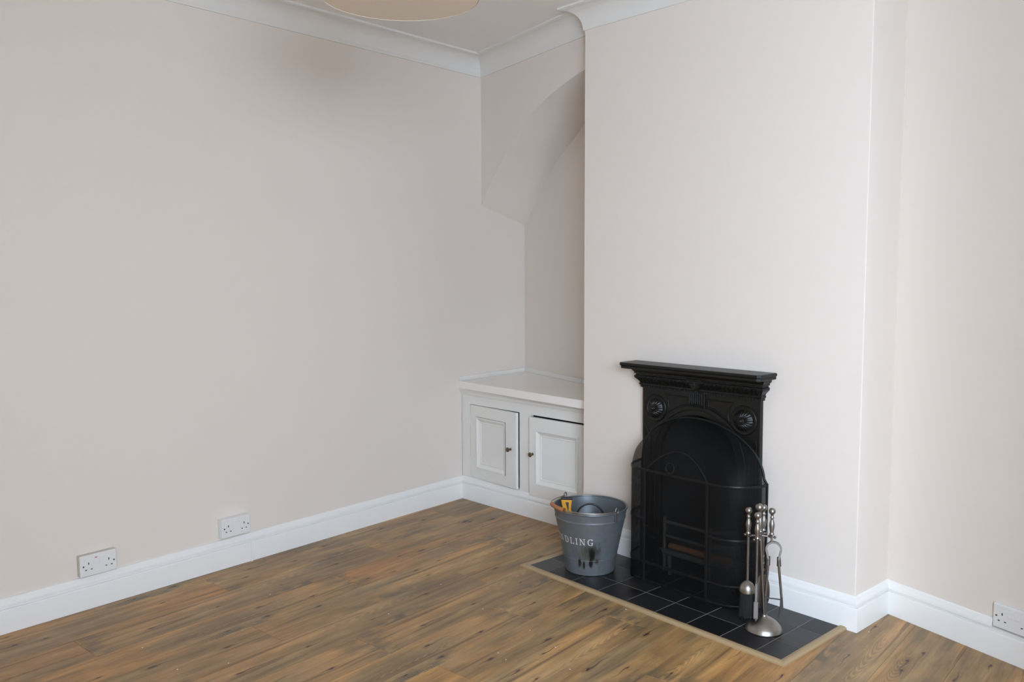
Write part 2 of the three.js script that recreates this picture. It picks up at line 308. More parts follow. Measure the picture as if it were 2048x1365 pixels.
// ---------------------------------------------------------------- tiled hearth
{
  const h = thing('tiled_hearth', 'black square tiled hearth with light oak edging in front of the fireplace', 'hearth', [-2.13, 0, -2.8]);
  const X = (x) => x + 2.13, Z = (z) => z + 2.8;
  const xs = [-2.772, -2.657, -2.505, -2.352, -2.200, -2.048, -1.896, -1.743, -1.591, -1.4915], zs = [-2.589, -2.727, -2.881, -3.006];
  add('grout_bed', box(X(-2.775), X(-1.489), 0, 0.0061, Z(-3.0065), Z(-2.587)), M.grout, h);
  const tones = [0, 1, 2].map((k) => std(lin(0.009 + 0.002 * k, 0.0088 + 0.002 * k, 0.010 + 0.002 * k), 0.34 + 0.06 * k));
  const cache = new Map();
  for (let i = 0; i + 1 < xs.length; i++) for (let j = 0; j + 1 < zs.length; j++) {
    const w = xs[i + 1] - xs[i] - 0.0025, l = zs[j] - zs[j + 1] - 0.0025, key = w.toFixed(3) + l.toFixed(3);
    if (!cache.has(key)) cache.set(key, easedBlock(w, 0.005, l, 0.0005));
    const m = add('tile', cache.get(key), tones[(i * 2 + j * 5) % 3], h);
    m.position.set(X((xs[i] + xs[i + 1]) / 2), 0.0066 + 0.0004 * hash(i, j, 4), Z((zs[j] + zs[j + 1]) / 2));
  }
  const prof = [[0, 0], [0, 0.006], [-0.003, 0.009], [-0.010, 0.0115], [-0.022, 0.0115], [-0.029, 0.009], [-0.0305, 0.006], [-0.0305, 0]];
  const path = [[-2.806, -3.0065], [-2.806, -2.559], [-1.461, -2.559], [-1.461, -3.0065]].map(([x, z]) => [X(x), Z(z)]);
  for (const g of mitreSweep(path, prof)) add('edging_strip', g, M.edging, h);
}
// ---------------------------------------------------------------- cupboard in the alcove
const cupTurn = Math.atan2(-cupD[1], cupD[0]);
{
  const c = thing('built_in_cupboard', 'white painted built-in cupboard with two panelled doors in the alcove', 'cupboard', [cupA[0], 0, cupA[1]], cupTurn);
  const R = cupEnd - 0.004, L = -0.015, zf = -SK, y0 = 0.133, y1 = 0.664;
  const hole = (x0, x1, a, b) => new THREE.Path([new THREE.Vector2(x0, a), new THREE.Vector2(x0, b), new THREE.Vector2(x1, b), new THREE.Vector2(x1, a)]);
  const D1 = [0.055, 0.468, 0.139, 0.574], D2 = [0.555, 0.968, 0.139, 0.572];
  const sh = new THREE.Shape([new THREE.Vector2(L, 0.004), new THREE.Vector2(R, 0.004), new THREE.Vector2(R, y1), new THREE.Vector2(L, y1)]);
  sh.holes.push(hole(D1[0], D1[1], D1[2], D1[3]), hole(D2[0], D2[1], D2[2], D2[3]));
  add('face_frame', new THREE.ExtrudeGeometry(sh, { depth: 0.022, bevelEnabled: false }).translate(0, 0, zf - 0.0222), M.cabinet, c);
  add('carcass', [box(L, R, 0.10, 0.115, -0.30, zf - 0.023), box(L, R, 0.10, y1, -0.31, -0.30), box(L, L + 0.01, 0.10, y1, -0.30, zf - 0.023), box(R - 0.01, R, 0.10, y1, -0.30, zf - 0.023), box(0.50, 0.515, 0.115, y1, -0.30, zf - 0.023)], M.under, c);
  // bed moulding below the worktop
  const bed = [[0, 0.622], [0.004, 0.622], [0.005, 0.628], [0.010, 0.631], [0.011, 0.634], [0.011, 0.640], [0.014, 0.646], [0.019, 0.652], [0.021, 0.655], [0.021, 0.6635], [0, 0.6635]];
  add('bed_moulding', mitreSweep([[L - 0.004, zf], [R, zf]], bed)[0], M.cabinet, c);
  // doors: origin at the hinge, x runs away from it
  const door = (hx, dirX, w, a, b, stileHinge, stileFree, topRail, botRail, turn, knobX, knobY) => {
    const d = new THREE.Group(); d.name = 'door'; d.position.set(hx, 0, zf + 0.002); d.rotation.y = turn; c.add(d);
    const X = (t) => dirX * t, rect = (p, q, u, v) => [[p, u], [q, u], [q, v], [p, v]].map(([x, y]) => new THREE.Vector2(X(x), y));
    const px0 = stileHinge, px1 = w - stileFree, py0 = a + botRail, py1 = b - topRail;
    const s = new THREE.Shape(rect(0.002, w, a, b)); s.holes.push(new THREE.Path(rect(px0, px1, py0, py1)));
    add('door_frame', new THREE.ExtrudeGeometry(s, { depth: 0.016, bevelEnabled: true, bevelSize: 0.002, bevelOffset: -0.002, bevelThickness: 0.002, bevelSegments: 2 }).translate(0, 0, -0.018), M.cabinet, d);
    add('panel', box(Math.min(X(px0), X(px1)) - 0.004, Math.max(X(px0), X(px1)) + 0.004, py0 - 0.004, py1 + 0.004, -0.016, -0.011), M.cabinet, d);
    // moulding round the panel, mitred
    const pr = [[0, 0.0035], [0.004, 0.0045], [0.008, 0.0035], [0.011, -0.0005], [0.018, -0.003], [0.025, -0.0085], [0.029, -0.009], [0.032, -0.0075], [0.035, -0.0108], [0, -0.0108]];
    const xa = Math.min(X(px0), X(px1)), xb = Math.max(X(px0), X(px1));
    const ring = mitreSweep([[xa, -py0], [xb, -py0], [xb, -py1], [xa, -py1]], pr.map(([o, z]) => [-o, z]), true).map((g) => g.rotateX(Math.PI / 2));
    add('panel_moulding', ring, M.cabinet, d);
    const k = add('knob', lathe([[0, 0], [0.0075, 0], [0.008, 0.002], [0.0045, 0.005], [0.004, 0.014], [0.006, 0.017], [0.0115, 0.019], [0.013, 0.022], [0.012, 0.0255], [0.007, 0.028], [0, 0.0285]], 24).rotateX(Math.PI / 2), M.bronze, d);
    k.position.set(X(Math.abs(knobX - hx)), knobY, -0.0005); k.userData.label = 'small dark bronze knob';
    for (const hy of [a + 0.10, b - 0.09]) add('hinge', cyl(X(-0.002), hy - 0.024, hy + 0.024, 0.001, 0.0042, 0.0042, 10), M.cabinet, d);
    return d;
  };
  door(0.057, 1, 0.408, 0.141, 0.571, 0.056, 0.090, 0.066, 0.060, -0.055, 0.420, 0.362);
  door(0.966, -1, 0.408, 0.126, 0.562, 0.061, 0.048, 0.066, 0.066, 0.034, 0.585, 0.359);
  // worktop with its bead along the walls
  const wt = add('cupboard_worktop', extrudeUp([[-3.9119 + 0.002, -3.0755], [CHL - 0.003, -3.0665], [CHL - 0.003, onNiche(sNiche)[1] + 0.004], [nicheP[0] + 0.006, nicheP[1] + 0.006]], 0.6645, 0.7075, 0.003), M.worktop);
  tag(wt, 'white painted worktop on the alcove cupboard', 'worktop');
  const bead = [[0, 0], [0.013, 0], [0.0125, 0.007], [0.010, 0.009], [0.009, 0.019], [0.006, 0.024], [0, 0.026]].map(([o, y]) => [o + 0.0005, y + 0.708]);
  const bs = mitreSweep([onLeft(0.012), nicheP, onNiche(sNiche - 0.003)], bead);
  struct(add('trim_10', bs[0], M.cabinet), 'white bead along the wall side of the worktop', 'trim');
  struct(add('trim_11', bs[1], M.cabinet), 'white bead along the back of the worktop', 'trim');
}
// ---------------------------------------------------------------- cast iron fireplace
{
  const f = thing('cast_iron_fireplace', 'black cast iron arched fireplace with mantel shelf and fluted rosettes', 'fireplace', [-2.144, 0.0092, -3.0]);
  f.rotation.z = 0.006;
  const HW = 0.303, CY = 0.525, RI = 0.200, RO = 0.243, TOP = 0.826, BACK = -0.0245;
  const archPts = (r, n = 40) => { const p = []; for (let k = 0; k <= n; k++) { const a = Math.PI * (1 - k / n); p.push([r * Math.cos(a), CY + r * Math.sin(a)]); } return p; };
  const v2 = (p) => new THREE.Vector2(p[0], p[1]);
  const plate = new THREE.Shape([[-HW, 0], [-RI, 0], ...archPts(RI), [RI, 0], [HW, 0], [HW, TOP], [-HW, TOP]].map(v2));
  add('face_plate', new THREE.ExtrudeGeometry(plate, { depth: -BACK - 0.004, bevelEnabled: true, bevelSize: 0.003, bevelOffset: -0.003, bevelThickness: 0.002, bevelSegments: 2, curveSegments: 24 }).translate(0, 0, BACK + 0.002), M.iron, f);
  // stepped arch moulding round the opening
  const arch = (r0, r1, dep, yb) => { const s = new THREE.Shape([[-r1, yb], ...archPts(r1), [r1, yb], [r0, yb], ...archPts(r0).reverse(), [-r0, yb]].map(v2)); return new THREE.ExtrudeGeometry(s, { depth: dep, bevelEnabled: true, bevelSize: 0.003, bevelOffset: -0.003, bevelThickness: 0.003, bevelSegments: 3 }); };
  add('arch_moulding', [arch(0.224, RO, 0.006, 0.15), arch(RI, 0.226, 0.002, 0.15)], M.iron, f);
  // firebox
  const vault = [[-RI, 0], ...archPts(RI), [RI, 0]], pos = [], idx = [];
  vault.forEach(([x, y]) => { pos.push(x, y, BACK + 0.004, x * 0.86, y * 0.97, -0.30); });
  for (let i = 0; i + 1 < vault.length; i++) idx.push(2 * i, 2 * i + 1, 2 * i + 2, 2 * i + 1, 2 * i + 3, 2 * i + 2);
  const vg = new THREE.BufferGeometry(); vg.setAttribute('position', new THREE.Float32BufferAttribute(pos, 3)); vg.setIndex(idx); vg.computeVertexNormals();
  add('firebox', [vg, box(-0.19, 0.19, 0.0, 0.72, -0.305, -0.30), box(-0.19, 0.19, 0.0, 0.01, -0.30, -0.03)], M.soot, f);
  // plinth blocks
  for (const s of [-1, 1]) {
    const a = s * 0.205, b = s * 0.306, x0 = Math.min(a, b), x1 = Math.max(a, b);
    add('plinth_block', [rbox(x0, x1, 0, 0.128, BACK, 0.010, 0.002), rbox(x0, x1, 0.128, 0.136, BACK, 0.016, 0.002), rbox(x0, x1, 0.138, 0.147, BACK, 0.013, 0.002)], M.iron, f);
    add('side_bead', polyTube([[s * 0.256, 0.18, 0.001], [s * 0.256, 0.60, 0.001], [s * 0.288, 0.655, 0.001], [s * 0.288, 0.18, 0.001], [s * 0.256, 0.18, 0.001]], 0.0028, 6), M.iron, f);
    // spandrel panel outline between keystone and rosette
    const sp = [[0.056, 0.800], [0.175, 0.800], [0.158, 0.775], [0.152, 0.745], [0.158, 0.722]];
    for (let k = 0; k <= 6; k++) { const an = Math.PI / 2 - (0.63 - k / 6 * 0.40); sp.push([0.2505 * Math.cos(an), CY + 0.2505 * Math.sin(an)]); }
    sp.push([0.056, 0.800]);
    add('spandrel_bead', polyTube(sp.map(([x, y]) => [s * x, y, 0.0008]), 0.0026, 6), M.iron, f);
    // rosette: backing disc, fluted dome, knob
    const ro = new THREE.Group(); ro.name = 'rosette'; ro.position.set(s * 0.229, 0.733, 0); f.add(ro);
    add('backing_disc', lathe([[0, 0.004], [0.052, 0.004], [0.055, 0.0065], [0.0585, 0.0065], [0.061, 0.004], [0.0625, 0]], 48).rotateX(Math.PI / 2), M.iron, ro);
    const NR = 14, NT = 144, p = [], ix = [], FL = 20;
    for (let i = 0; i <= NR; i++) for (let j = 0; j <= NT; j++) {
      const t = i / NR, r = 0.012 + t * 0.032, th = j / NT * Math.PI * 2, fl = Math.abs(Math.sin(th * FL / 2));
      const z = 0.004 + 0.019 * Math.cos(t * 1.45) + 0.0036 * fl * Math.sin(Math.PI * Math.min(1, t * 1.05)), rr = r + (t > 0.8 ? 0.0012 * fl : 0);
      p.push(rr * Math.cos(th), rr * Math.sin(th), z);
    }
    for (let i = 0; i < NR; i++) for (let j = 0; j < NT; j++) { const o = i * (NT + 1) + j; ix.push(o, o + NT + 1, o + 1, o + 1, o + NT + 1, o + NT + 2); }
    const fg = new THREE.BufferGeometry(); fg.setAttribute('position', new THREE.Float32BufferAttribute(p, 3)); fg.setIndex(ix); fg.computeVertexNormals();
    add('fluted_dome', fg, M.iron, ro);
    add('boss', lathe([[0.0145, 0.020], [0.0148, 0.0245], [0.0125, 0.0275], [0.0095, 0.0275], [0.0085, 0.026], [0.0075, 0.030], [0.004, 0.033], [0, 0.0335]], 28).rotateX(Math.PI / 2), M.iron, ro);
  }
  // keystone with reeds
  const ks = new THREE.Group(); ks.name = 'keystone'; f.add(ks); ks.position.set(-0.003, 0, 0);
  add('block', [rbox(-0.044, 0.044, 0.762, 0.827, -0.002, 0.010, 0.002), rbox(-0.036, 0.036, 0.7605, 0.767, 0.0, 0.020, 0.002), rbox(-0.041, 0.041, 0.769, 0.773, 0.0, 0.017, 0.0015)], M.iron, ks);
  for (let k = 0; k < 7; k++) add('reed', new THREE.CapsuleGeometry(0.0038, 0.044, 4, 8).translate(-0.030 + k * 0.010, 0.800, 0.011), M.iron, ks);
  // cornice in three members, returned at the sides
  const cpath = [[-HW, BACK + 0.0005], [-HW, 0], [HW, 0], [HW, BACK + 0.0005]];
  const prof = [[0, 0.822], [0.007, 0.822], [0.007, 0.832], [0.011, 0.834], [0.012, 0.838], [0.011, 0.842], [0.009, 0.844], [0.012, 0.850], [0.019, 0.858], [0.026, 0.865], [0.028, 0.871], [0.027, 0.876], [0.022, 0.879], [0.022, 0.884], [0.028, 0.886], [0.028, 0.893], [0.034, 0.898], [0.036, 0.904], [0.036, 0.912], [0, 0.912]];
  add('cornice', mitreSweep(cpath, prof), M.iron, f);
  const leafShape = new THREE.Shape([[0, -0.015], [0.0055, -0.010], [0.0082, -0.001], [0.0075, 0.009], [0.004, 0.014], [-0.004, 0.014], [-0.0075, 0.009], [-0.0082, -0.001], [-0.0055, -0.010]].map(v2));
  const leafG = new THREE.ExtrudeGeometry(leafShape, { depth: 0.002, bevelEnabled: true, bevelSize: 0.0018, bevelOffset: -0.0018, bevelThickness: 0.0025, bevelSegments: 2 }).rotateX(0.62);
  const rib = rod([0, -0.013, 0.0055], [0, 0.011, 0.0055], 0.0012, 0.0012, 5).rotateX(0.62);
  const leafAll = mergeGeometries([leafG.toNonIndexed(), rib.toNonIndexed()]);
  for (let k = 0; k < 30; k++) { const x = -0.305 + k * 0.02103; if (Math.abs(x) < 0.052) continue; const m = add('leaf', leafAll, M.iron, f); m.position.set(x, 0.8605, 0.0205); }
  const dents = []; for (let k = 0; k < 44; k++) { const x = -0.301 + k * 0.014; dents.push(rbox(x - 0.0042, x + 0.0042, 0.8225, 0.832, 0.004, 0.0105, 0.0015, 1)); }
  add('dentil_band', dents, M.iron, f);
  // acanthus crest breaking the cornice above the keystone
  const cr = [];
  for (let k = -3; k <= 3; k++) { const a = k * 0.27; cr.push(new THREE.SphereGeometry(1, 12, 8).scale(0.0075, 0.026, 0.007).translate(0, 0.024, 0).rotateZ(-a).translate(-0.003, 0.838, 0.022 - Math.abs(k) * 0.0015)); }
  cr.push(rbox(-0.042, 0.038, 0.878, 0.886, 0.010, 0.036, 0.002));
  add('acanthus_crest', cr, M.iron, f);
  // shelf with clipped front corners and a stepped edge
  const plan = (w, d, c) => [[-w, -0.0243], [w, -0.0243], [w, d - c], [w - c, d], [-w + c, d], [-w, d - c]];
  const shelf = [extrudeUp(plan(0.362, 0.105, 0.012), 0.924, 0.939, 0.005), extrudeUp(plan(0.358, 0.101, 0.012), 0.912, 0.9245, 0.003)];
  add('mantel_shelf', shelf, M.iron, f);
  // fire basket: canted front bars, uprights, feet
  const gr = new THREE.Group(); gr.name = 'fire_basket'; f.add(gr);
  const bars = (y) => [[-0.192, y, -0.035], [-0.135, y, 0.052], [0.105, y, 0.052], [0.192, y, -0.035]];
  for (const [y, r] of [[0.243, 0.0075], [0.180, 0.0065]]) add('bar', polyTube(bars(y), r, 8), M.ironDull, gr);
  add('front_lip', polyTube(bars(0.108), 0.013, 10), M.ironDull, gr);
  for (const x of [-0.135, 0.105]) add('upright', rod([x, 0.02, 0.050], [x, 0.262, 0.050], 0.0075, 0.0075, 8), M.ironDull, gr);
  add('bottom_grate', [box(-0.18, 0.18, 0.096, 0.106, -0.20, 0.03)], M.ironDull, gr);
  for (const x of [-0.115, 0.085]) add('foot', rod([x, 0, 0.035], [x, 0.10, 0.045], 0.008, 0.011, 8), M.ironDull, gr);

  const lg = add('firewood_log', [new THREE.CylinderGeometry(0.014, 0.017, 0.30, 14).rotateZ(Math.PI / 2)], std(lin(0.17, 0.075, 0.03), 0.9));
  lg.position.set(-2.118, 0.134, -2.985); lg.rotation.y = 0.08; lg.rotation.z = -0.02;
  tag(lg, 'charred brown log lying in the fire basket behind the screen', 'log');
}
// ---------------------------------------------------------------- spark guard
{
  const g = thing('fire_screen', 'black bow-fronted mesh spark guard with ring handle in front of the fireplace', 'fire screen', [-2.132, 0.0072, -2.824]);
  const HALF = [[0.161, 0], [0.200, 0], [0.232, -0.004], [0.268, -0.018], [0.297, -0.043], [0.320, -0.084], [0.334, -0.125], [0.338, -0.155]];
  const wide = (s, x) => s < 0 ? -(Math.min(x, 0.161) + Math.max(0, x - 0.161) * 0.80) : x;   // it stands a little askew
  const sideCurve = (s, y) => HALF.map(([x, z]) => [wide(s, x), y, z]);
  const RY = 0.493, LY = 0.086;
  const bw = 0.0045;
  const band = (pts, h, closed) => { const c = curveOf(pts), n = 36, pos = [], idx = []; const t = 0.0022; for (let i = 0; i <= n; i++) { const p = c.getPoint(i / n), d = c.getTangent(i / n), nx = -d.z, nz = d.x; for (const [o, v] of [[t, h], [t, -h], [-t, -h], [-t, h]]) pos.push(p.x + nx * o, p.y + v, p.z + nz * o); } for (let i = 0; i < n; i++) for (let k = 0; k < 4; k++) { const a = i * 4 + k, b = i * 4 + (k + 1) % 4; idx.push(a, b, a + 4, b, b + 4, a + 4); } const q = new THREE.BufferGeometry(); q.setAttribute('position', new THREE.Float32BufferAttribute(pos, 3)); q.setIndex(idx); q.computeVertexNormals(); return q; };
  for (const s of [-1, 1]) {
    add('post', rbox(s * 0.161 - 0.006, s * 0.161 + 0.006, 0.0, RY + 0.005, -0.003, 0.003, 0.0015), M.wire, g);
    add('rear_post', rbox(wide(s, 0.338) - 0.004, wide(s, 0.338) + 0.004, 0.0, RY + 0.006, -0.160, -0.150, 0.0015), M.wire, g);
    for (const y of [RY, 0.275, LY, 0.006]) add('side_rail', band(sideCurve(s, y), 0.0055), M.wire, g);
  }
  for (const y of [RY, LY, 0.006]) add('front_rail', rbox(-0.161, 0.161, y - 0.0055, y + 0.0055, -0.0022, 0.0026, 0.001), M.wire, g);
  // the arch at the rear, the rail it rises from, and a rod arched over the hood between the posts
  const rs = (pts, n) => curveOf(pts).getSpacedPoints(n).map((p) => [p.x, p.y, p.z]);
  const NA = 80, BA0 = [];
  for (let k = 0; k <= 40; k++) { const a = Math.PI * (1 - k / 40); BA0.push([-0.008 * Math.sin(a) + (a > Math.PI / 2 ? 0.300 : 0.325) * Math.cos(a), RY + 0.226 * Math.pow(Math.sin(a), 0.92), -0.156]); }
  const BA = rs(BA0, NA), LOW = rs([...sideCurve(-1, RY).reverse(), [-0.08, RY, 0], [0, RY, 0], [0.08, RY, 0], ...sideCurve(1, RY)], NA);
  const hood = (i, t) => { const a = LOW[i], b = BA[i], w = 0.030 * Math.sin(Math.PI * t); return [lerp(a[0], b[0], t), lerp(a[1], b[1], t) + w * 0.55, lerp(a[2], b[2], t) + w * 0.75]; };
  const inner = LOW.map((p, i) => i).filter((i) => Math.abs(LOW[i][0]) < 0.163), ROD = inner.map((i, k) => hood(i, 0.36 * Math.pow(Math.sin(Math.PI * k / (inner.length - 1)), 0.8)));
  add('front_arch', tube(ROD, 0.0042, 60, 8), M.wire, g);
  add('rear_arch', tube([[wide(-1, 0.338), RY, -0.156], ...BA0.slice(1, -1), [0.338, RY, -0.156]], 0.0055, 90, 8), M.wire, g);
  // woven mesh: black wires with open holes
  const meshTex = dataTex(32, 32, (i, j) => { const v = (i % 32) < 10 || (j % 32) < 10 ? 255 : 0; return [v, v, v]; }, false);
  const meshMat = new THREE.MeshPhysicalMaterial({ color: lin(0.006, 0.006, 0.006), roughness: 0.6, specularIntensity: 0.4, alphaMap: meshTex, transparent: true, side: THREE.DoubleSide });
  const closeTex = dataTex(32, 32, (i, j) => { const v = (i % 32) < 16 || (j % 32) < 16 ? 255 : 0; return [v, v, v]; }, false);
  const closeMat = new THREE.MeshPhysicalMaterial({ color: lin(0.006, 0.006, 0.006), roughness: 0.6, specularIntensity: 0.4, alphaMap: closeTex, transparent: true, side: THREE.DoubleSide });
  const CELL = 0.0022;
  const surf = (A, B, rows, lab, at) => {                          // ruled surface between two equally long point lists
    const pos = [], uv = [], idx = []; let acc = 0;
    A.forEach((a, i) => { if (i) acc += Math.hypot(a[0] - A[i - 1][0], a[1] - A[i - 1][1], a[2] - A[i - 1][2]); const b = B[i], len = Math.hypot(a[0] - b[0], a[1] - b[1], a[2] - b[2]); for (let k = 0; k <= rows; k++) { const t = k / rows; pos.push(...(at ? at(i, t) : [lerp(a[0], b[0], t), lerp(a[1], b[1], t), lerp(a[2], b[2], t)])); uv.push(acc / CELL, t * len / CELL); } });
    for (let i = 0; i + 1 < A.length; i++) for (let k = 0; k < rows; k++) { const o = i * (rows + 1) + k; idx.push(o, o + 1, o + rows + 1, o + 1, o + rows + 2, o + rows + 1); }
    const q = new THREE.BufferGeometry(); q.setAttribute('position', new THREE.Float32BufferAttribute(pos, 3)); q.setAttribute('uv', new THREE.Float32BufferAttribute(uv, 2)); q.setIndex(idx); q.computeVertexNormals();
    const m = add('mesh_panel', q, lab === 'curved side mesh' ? closeMat : meshMat, g); m.userData.label = lab; return m;
  };
  surf([[-0.161, RY, 0], [0, RY, 0], [0.161, RY, 0]], [[-0.161, 0.006, 0], [0, 0.006, 0], [0.161, 0.006, 0]], 4, 'flat front mesh');
  for (const s of [-1, 1]) { const top = rs(sideCurve(s, RY), 20); surf(top, top.map((p) => [p[0], 0.006, p[2]]), 4, 'curved side mesh'); }
  surf(LOW, BA, 10, 'sloping mesh hood', hood);
  const ring = add('ring_handle', new THREE.TorusGeometry(0.021, 0.0026, 8, 32), M.wire, g); ring.position.set(-0.020, RY + 0.032, 0.008); ring.rotation.x = -0.12;
  add('ring_staple', new THREE.TorusGeometry(0.007, 0.002, 6, 16).rotateY(Math.PI / 2).translate(-0.020, RY + 0.008, 0.005), M.wire, g);
}
// ---------------------------------------------------------------- kindling bucket
{
  const FACE = Math.atan2(2.562, 2.77);
  const b = thing('metal_bucket', 'grey painted metal kindling bucket with soot stain on the hearth', 'bucket', [-2.562, 0.0072, -2.77]);
  // print and soot on the outside; u runs round, 0.5 faces the camera, v is height / 0.3
  const cv = document.createElement('canvas'); cv.width = 2048; cv.height = 640; const x = cv.getContext('2d');
  x.fillStyle = '#696e70'; x.fillRect(0, 0, 2048, 640);
  for (let k = 0; k < 900; k++) { const v = rnd(); x.fillStyle = v < 0.5 ? 'rgba(84,86,86,0.06)' : 'rgba(132,138,142,0.05)'; x.beginPath(); x.ellipse(rnd() * 2048, rnd() * 640, 20 + rnd() * 70, 8 + rnd() * 30, rnd() * 3, 0, 7); x.fill(); }
  const U = (deg) => 1024 + deg / 360 * 2048, Vv = (y) => 640 * (1 - y / 0.3);
  const blot = (deg, y, w, h, c, n) => { for (let k = 0; k < n; k++) { const px = U(deg) + (rnd() + rnd() - 1) * w, py = Vv(y) + (rnd() + rnd() - 1) * h; x.fillStyle = c; x.beginPath(); x.ellipse(px, py, 3 + rnd() * 7, 8 + rnd() * 20, (rnd() - 0.5) * 0.5, 0, 7); x.fill(); } };
  blot(3, 0.115, 120, 100, 'rgba(40,40,33,0.055)', 700);
  blot(-10, 0.105, 150, 80, 'rgba(62,60,48,0.045)', 500);
  blot(4, 0.104, 34, 62, 'rgba(16,15,10,0.13)', 330);
  blot(2, 0.062, 22, 40, 'rgba(24,21,12,0.17)', 170);
  blot(-22, 0.062, 20, 34, 'rgba(38,35,24,0.15)', 110);
  blot(-13, 0.050, 9, 36, 'rgba(34,32,20,0.16)', 90);
  blot(14, 0.070, 26, 14, 'rgba(46,42,28,0.10)', 60);
  // lettering
  x.fillStyle = '#e4e5e2'; x.textBaseline = 'alphabetic'; x.textAlign = 'center';
  const letters = [['K', -83], ['I', -73], ['N', -62.5], ['D', -47.5], ['L', -34.5], ['I', -25], ['N', -14], ['G', 0.5]];
  for (const [ch, deg] of letters) { x.save(); x.translate(U(deg), Vv(0.1475)); x.scale(1.0, 1); x.font = '90px serif'; x.fillText(ch, 0, 0); x.restore(); }
  const tex = new THREE.CanvasTexture(cv); tex.colorSpace = THREE.SRGBColorSpace; tex.wrapS = THREE.RepeatWrapping; tex.magFilter = THREE.LinearFilter;
  const paint = std(lin(1, 1, 1), 0.38, { map: tex, metalness: 0.25 }), plain = std(new THREE.Color('#61676a'), 0.42, { metalness: 0.25 });
  const outer = [[0.107, 0], [0.111, 0.001], [0.1125, 0.004], [0.1108, 0.007], [0.1205, 0.069], [0.1235, 0.0695], [0.1235, 0.072], [0.122, 0.073], [0.1572, 0.241], [0.1595, 0.244], [0.161, 0.2475], [0.159, 0.251], [0.1595, 0.255], [0.166, 0.287]];
  const og = lathe(outer, 96), uv = og.attributes.uv, op = og.attributes.position;
  for (let i = 0; i < uv.count; i++) uv.setY(i, op.getY(i) / 0.3);
  const body = add('body', og, paint, b); body.rotation.y = FACE - Math.PI;
  body.userData.label = 'grey outside wall lettered KINDLING in white';
  add('inside_wall', lathe([[0, 0.03], [0.110, 0.03], [0.155, 0.242], [0.1585, 0.247], [0.157, 0.252], [0.164, 0.287]], 72), plain, b);
  add('rim', new THREE.TorusGeometry(0.1665, 0.0042, 10, 90).rotateX(Math.PI / 2).translate(0, 0.290, 0), std(lin(0.22, 0.23, 0.23), 0.35, { metalness: 0.7 }), b);
  const P = (deg, r, y) => { const a = deg * Math.PI / 180; return [r * Math.sin(a), y, r * Math.cos(a)]; };
  for (const e of [-94, 86]) {
    const q = P(e, 0.170, 0.298);
    const ear = add('ear', [new THREE.TorusGeometry(0.011, 0.0028, 8, 20).scale(0.8, 1.15, 1).translate(0, 0.003, 0), rbox(-0.010, 0.010, -0.046, -0.008, -0.003, 0.001, 0.001)], std(lin(0.26, 0.27, 0.27), 0.35, { metalness: 0.8 }), b);
    ear.position.set(...q); ear.rotation.y = e * Math.PI / 180;
  }
  const bl = [P(-94, 0.171, 0.300)]; for (let k = 1; k < 18; k++) { const t = k / 18; bl.push(P(-94 + 180 * t, 0.172 + 0.005 * Math.sin(Math.PI * t), 0.297 + 0.006 * Math.sin(Math.PI * t))); } bl.push(P(86, 0.171, 0.300));
  add('bail_handle', tube(bl, 0.0026, 90, 8), M.bail, b).userData.label = 'wire bail handle';
  const gp = []; for (let k = 0; k <= 8; k++) { const t = k / 8, d = -35 + 38 * t; gp.push(P(d, 0.1755, 0.3035)); }
  add('wooden_grip', tube(gp, 0.0095, 24, 14), M.grip, b).userData.label = 'orange-brown wooden grip';
}
{ // yellow handled tool standing in the bucket, against its wall
  const yd = THREE.MathUtils.degToRad(42.8), pr = [Math.cos(yd), -Math.sin(yd)];
  const t = thing('yellow_handled_tool', 'yellow plastic tool handle with triangular hole standing in the kindling bucket', 'hand tool', [-2.562 - 0.103 * pr[0] , 0.0385, -2.77 - 0.103 * pr[1]], yd);
  t.scale.y = 0.975;
  const s = new THREE.Shape(); s.moveTo(-0.012, 0.20); s.bezierCurveTo(-0.016, 0.23, -0.026, 0.265, -0.029, 0.292); s.lineTo(0.020, 0.292); s.bezierCurveTo(0.022, 0.27, 0.012, 0.255, 0.019, 0.235); s.lineTo(0.028, 0.20); s.closePath();
  const h = new THREE.Path(); h.moveTo(-0.017, 0.284); h.lineTo(0.011, 0.284); h.lineTo(0.005, 0.226); h.closePath(); s.holes.push(h);
  add('handle', new THREE.ExtrudeGeometry(s, { depth: 0.012, bevelEnabled: true, bevelSize: 0.004, bevelOffset: -0.004, bevelThickness: 0.005, bevelSegments: 4, curveSegments: 16 }).translate(0, 0, -0.006), M.yellow, t);
  add('end_cap', rbox(-0.031, 0.022, 0.290, 0.302, -0.012, 0.012, 0.005, 3), M.black, t);
  add('blade', [box(-0.006, 0.020, 0.0, 0.205, -0.0015, 0.0015)], M.steel, t);
}
{ // black wire hoop in the bucket
  const yd = THREE.MathUtils.degToRad(42.8), h = [];
  h.push([-0.062, 0.002, 0]); for (let k = 0; k <= 14; k++) { const a = Math.PI * (1 - k / 14); h.push([0.060 * Math.cos(a), 0.205 + 0.056 * Math.sin(a), 0]); } h.push([0.062, 0.002, 0]);
  const m = add('wire_hoop', tube(h, 0.0044, 90, 8), M.black); m.position.set(-2.562, 0.0420, -2.77); m.rotation.y = yd;
  tag(m, 'thin black hoop standing up inside the kindling bucket', 'wire hoop');
}
